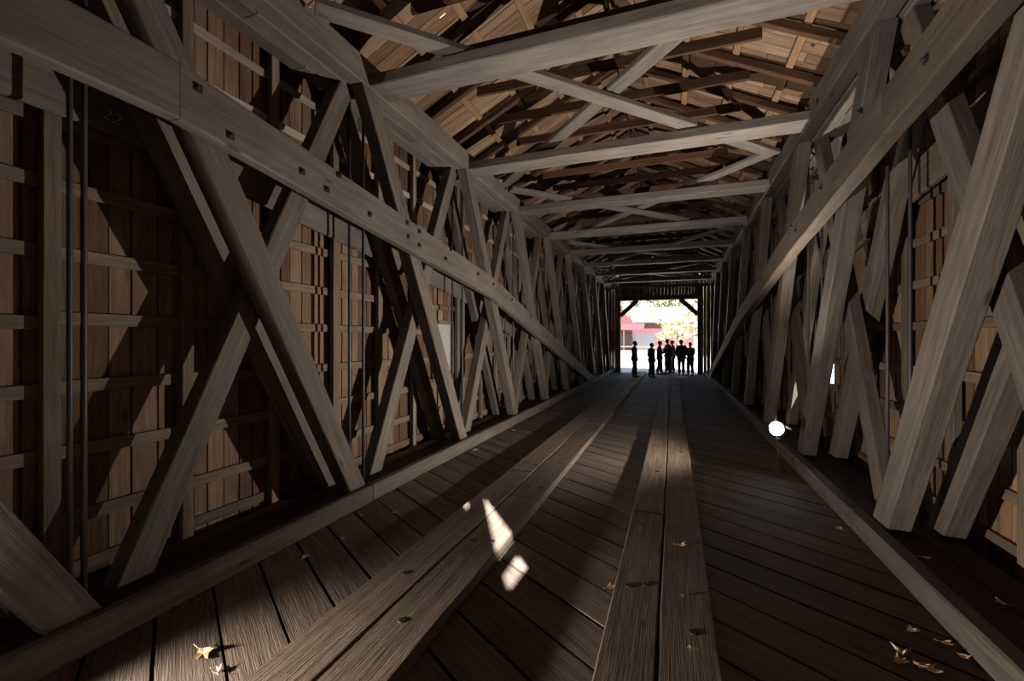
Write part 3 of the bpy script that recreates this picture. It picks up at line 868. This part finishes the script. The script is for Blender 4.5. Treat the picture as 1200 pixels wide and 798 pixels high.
mb.prism([c+Vector((-.12, -.06, -.01)), c+Vector((.12, -.06, -.01)), c+Vector((.12, .10, .10)), c+Vector((-.12, .10, .10))], Vector((0, -.002, .003)), (1, 0, 0))
po = mb.build('paper_sheet', M['paper'], origin=(0, 0, 0))
po.matrix_world = Matrix.Translation(last.location) @ Matrix.Rotation(math.radians(140), 4, 'Z') @ Matrix.Scale(1.62/1.75, 4)
tag(po, 'white sheet of paper held by the person at the end of the group', 'paper')

# ------------------------------------------------------------------ outside
M['ground'] = plain('pale_dry_ground', (.62, .56, .47), .95)
M['grass'] = plain('dry_grass_hill', (.13, .125, .085), .95)
M['red'] = plain('red_barn_boards', (.045, .008, .010), .85)
M['tin'] = plain('pale_metal_roof', (.80, .76, .74), .6)
M['white'] = plain('white_paint', (.8, .8, .78), .7)
M['shade'] = plain('painted_opening_shade', (.02, .022, .026), .9)
M['bark'] = plain('grey_bark', (.20, .15, .11), .9)
M['leafy'] = plain('yellow_green_leaves', (.20, .185, .085), .8)
M['leafy2'] = plain('olive_leaves', (.07, .08, .035), .8)
M['fence'] = plain('grey_fence_wood', (.06, .05, .045), .9)
def gh(x, y):
    # flat yard beyond the portal, creek bed under the bridge, hills round about
    t = min(1, max(0, (y-23.0)/1.6)); z = -4.5*(1-t) + -.03*t
    back = max(0, y-92); z += back*.42
    side = max(0, abs(x+.7)-9)
    if y < 23.5: z += min(side, 30)*.55
    else: z += max(0, abs(x+6)-34)*.25
    return z
mb = MB()
xs = [-70, -55, -42, -32, -24, -18, -13, -9, -6, -4.2, -2, 0, 2.6, 5, 8, 12, 17, 24, 32, 42, 55, 70]
ys = [-30, -20, -10, 0, 5, 10, 15, 20, 22, 23.0, 23.4, 23.8, 24.2, 24.7, 26, 30, 38, 50, 65, 80, 92, 105, 120, 140, 165]
base = 0
for y in ys:
    for x in xs: mb.v.append(Vector((x, y, gh(x, y)+R.uniform(-.02, .0)*(0 if y < 60 else 4))))
nx = len(xs)
for j in range(len(ys)-1):
    for i in range(nx-1):
        a = j*nx+i
        hill = 1 if (ys[j] >= 80 or ys[j] < 23 or abs(xs[i]) > 26) else 0
        mb.face((a, a+1, a+nx+1, a+nx), ((0, 0), (1, 0), (1, 1), (0, 1)), .5, hill)
tag(mb.build('ground', [M['ground'], M['grass']], origin=(0, 0, 0)), kind='structure')

# barn beyond the yard
bn = empty('barn', (-4, 76, 0)); tag(bn, 'red barn with a pale metal roof beyond the yard', 'barn')
def cbox(lo, hi, name, mt, par, along=2): return child(MB().box(lo, hi, along), name, mt, par)
cbox((-11.5, 74, 0), (-6.2, 84, 5.1), 'gable_wall', M['red'], bn)
child(MB().prism([Vector((-11.5, 74, 5.1)), Vector((-6.2, 74, 5.1)), Vector((-8.85, 74, 7.2))], (0, 10, 0), (0, 1, 0)), 'gable', M['red'], bn)
cbox((-6.2, 77, 0), (3.2, 86, 4.8), 'long_wall', M['red'], bn)
child(MB().prism([Vector((-6.6, 76.2, 4.7)), Vector((3.6, 76.2, 4.7)), Vector((3.6, 82, 7.3)), Vector((-6.6, 82, 7.3))], (0, 0, .15), (0, 1, 0)), 'roof', M['tin'], bn)
child(MB().prism([Vector((-11.7, 70.4, 3.3)), Vector((-4.2, 70.4, 3.3)), Vector((-4.2, 74.2, 4.3)), Vector((-11.7, 74.2, 4.3))], (0, 0, .12), (0, 1, 0)), 'lean_to_roof', M['red'], bn)
for x in (-9.6, -7.2, -4.6):
    cbox((x, 70.5, 0), (x+.18, 70.7, 3.3), 'lean_to_post', M['red'], bn)
cbox((-9.5, 73.9, 0), (-6.4, 74.0, 2.9), 'opening_shade', M['shade'], bn)  # dark sheets on solid walls: painted shade of the barn openings
cbox((-6.0, 76.9, 0), (-2.8, 77.0, 2.9), 'opening_shade', M['shade'], bn)
pw = MB().box((-5.2, 44.8, -.1), (-5.02, 45.0, 3.4), 2).build('white_post', M['white'])
tag(pw, 'tall white post standing in the yard beside the portal edge', 'post')
fn = empty('rail_fence', (-3, 52, 0)); tag(fn, 'grey rail fence across the sunny yard', 'fence')
for i in range(7):
    x = -8+i*1.9; child(MB().box((x-.06, 51.94, -.1), (x+.06, 52.06, 1.25), 2), 'fence_post', M['fence'], fn)
for z in (.55, 1.0):
    child(MB().box((-8.3, 51.87, z-.06), (3.8, 51.93, z+.06), 0), 'rail', M['fence'], fn)

def tree(x, y, h, r, label, mat, n=1500, ls=.22):
    z0 = gh(x, y); t = empty('tree', (x, y, z0)); tag(t, label, 'tree', 'trees outside the bridge')
    q = random.Random(int(x*31+y*7))
    tr = MB(); tr.tube([(0, 0, -.2), (.1, 0, h*.25), (-.05, .1, h*.5), (.05, 0, h*.8)], .1, 8, radii=[r*.10, r*.075, r*.05, r*.015])
    for b in range(7):
        an = b*2.4; zz = h*(.28+.07*b); L = r*.8
        tr.tube([(0, 0, zz), (math.cos(an)*L*.5, math.sin(an)*L*.5, zz+L*.35), (math.cos(an)*L, math.sin(an)*L, zz+L*.5)], .05, 6, radii=[r*.03, r*.02, r*.006])
    tr.build('trunk', M['bark'], t)
    cr = MB()
    cl = [(Vector((q.gauss(0, r*.42), q.gauss(0, r*.42), h*q.uniform(.38, .92))), r*q.uniform(.25, .45)) for _ in range(14)]
    for _ in range(n):
        c, rr = q.choice(cl); d = Vector((q.gauss(0, 1), q.gauss(0, 1), q.gauss(0, 1))).normalized()
        p = c+d*rr*q.uniform(.6, 1.05)
        a = Vector((q.gauss(0, 1), q.gauss(0, 1), q.gauss(0, 1))).normalized(); bb = a.cross(d).normalized(); s = ls*q.uniform(.6, 1.2)
        i = len(cr.v); cr.v += [p-a*s, p+bb*s*.5, p+a*s, p-bb*s*.5]
        cr.face((i, i+1, i+2, i+3), ((0, 0), (1, 0), (1, 1), (0, 1)), q.random())
    cr.build('crown', mat, t)
tree(3.4, 57, 6.8, 3.3, 'yellow-green tree in the yard in front of the pale barn roof', M['leafy'])
tree(6.3, 50, 7.0, 3.2, 'yellow-green tree in the yard at the edge of the portal on the lamp side', M['leafy'])
tree(.6, 64, 5.4, 2.9, 'small round yellow tree before the barn wall', M['leafy'])
tree(-12, 99, 8, 4, 'olive tree on the hillside behind the barn gable', M['leafy2'], 1500, .4)
tree(-1, 100, 9, 4.2, 'olive tree on the hillside above the barn roof', M['leafy2'], 1500, .4)
tree(10, 98, 9, 4.2, 'olive tree on the hillside beyond the yard trees', M['leafy2'], 1500, .4)
tree(9.5, 14.5, 8, 3.4, 'leafy tree seen through the window on the lamp side', M['leafy'], 2500, .2)
tree(-10.5, 14.5, 8, 3.6, 'olive tree seen through the window opposite the lamp', M['leafy2'], 2500, .2)

# ------------------------------------------------------------------ sun, sky, camera
sun = light('sun', 'SUN', (0, -10, 30), 62.0, (.97, .985, 1.0), aim=-SUN_TO); sun.data.angle = .0093
w = bpy.data.worlds.new('sky'); scene.world = w; w.use_nodes = True
nt = w.node_tree; nt.nodes.clear()
out = nt.nodes.new('ShaderNodeOutputWorld'); bg = nt.nodes.new('ShaderNodeBackground'); sk = nt.nodes.new('ShaderNodeTexSky')
sk.sky_type = 'NISHITA'; sk.sun_disc = False; sk.sun_elevation = math.asin(SUN_TO.z); sk.sun_rotation = math.atan2(SUN_TO.x, SUN_TO.y)
bg.inputs['Strength'].default_value = .35
nt.links.new(sk.outputs[0], bg.inputs[0]); nt.links.new(bg.outputs[0], out.inputs[0])

cam = bpy.data.cameras.new('camera'); co = bpy.data.objects.new('camera', cam); COL.objects.link(co)
cam.sensor_width = 36; cam.lens = F/1200*36; cam.clip_start = .05; cam.clip_end = 500
co.location = (0, 0, CAM_H); co.rotation_euler = (math.pi/2, 0, math.atan2(SN, CS))
scene.camera = co
vs = scene.view_settings
vs.view_transform = 'Standard'; vs.look = 'None'; vs.gamma = 1; vs.use_curve_mapping = False; vs.exposure = 0
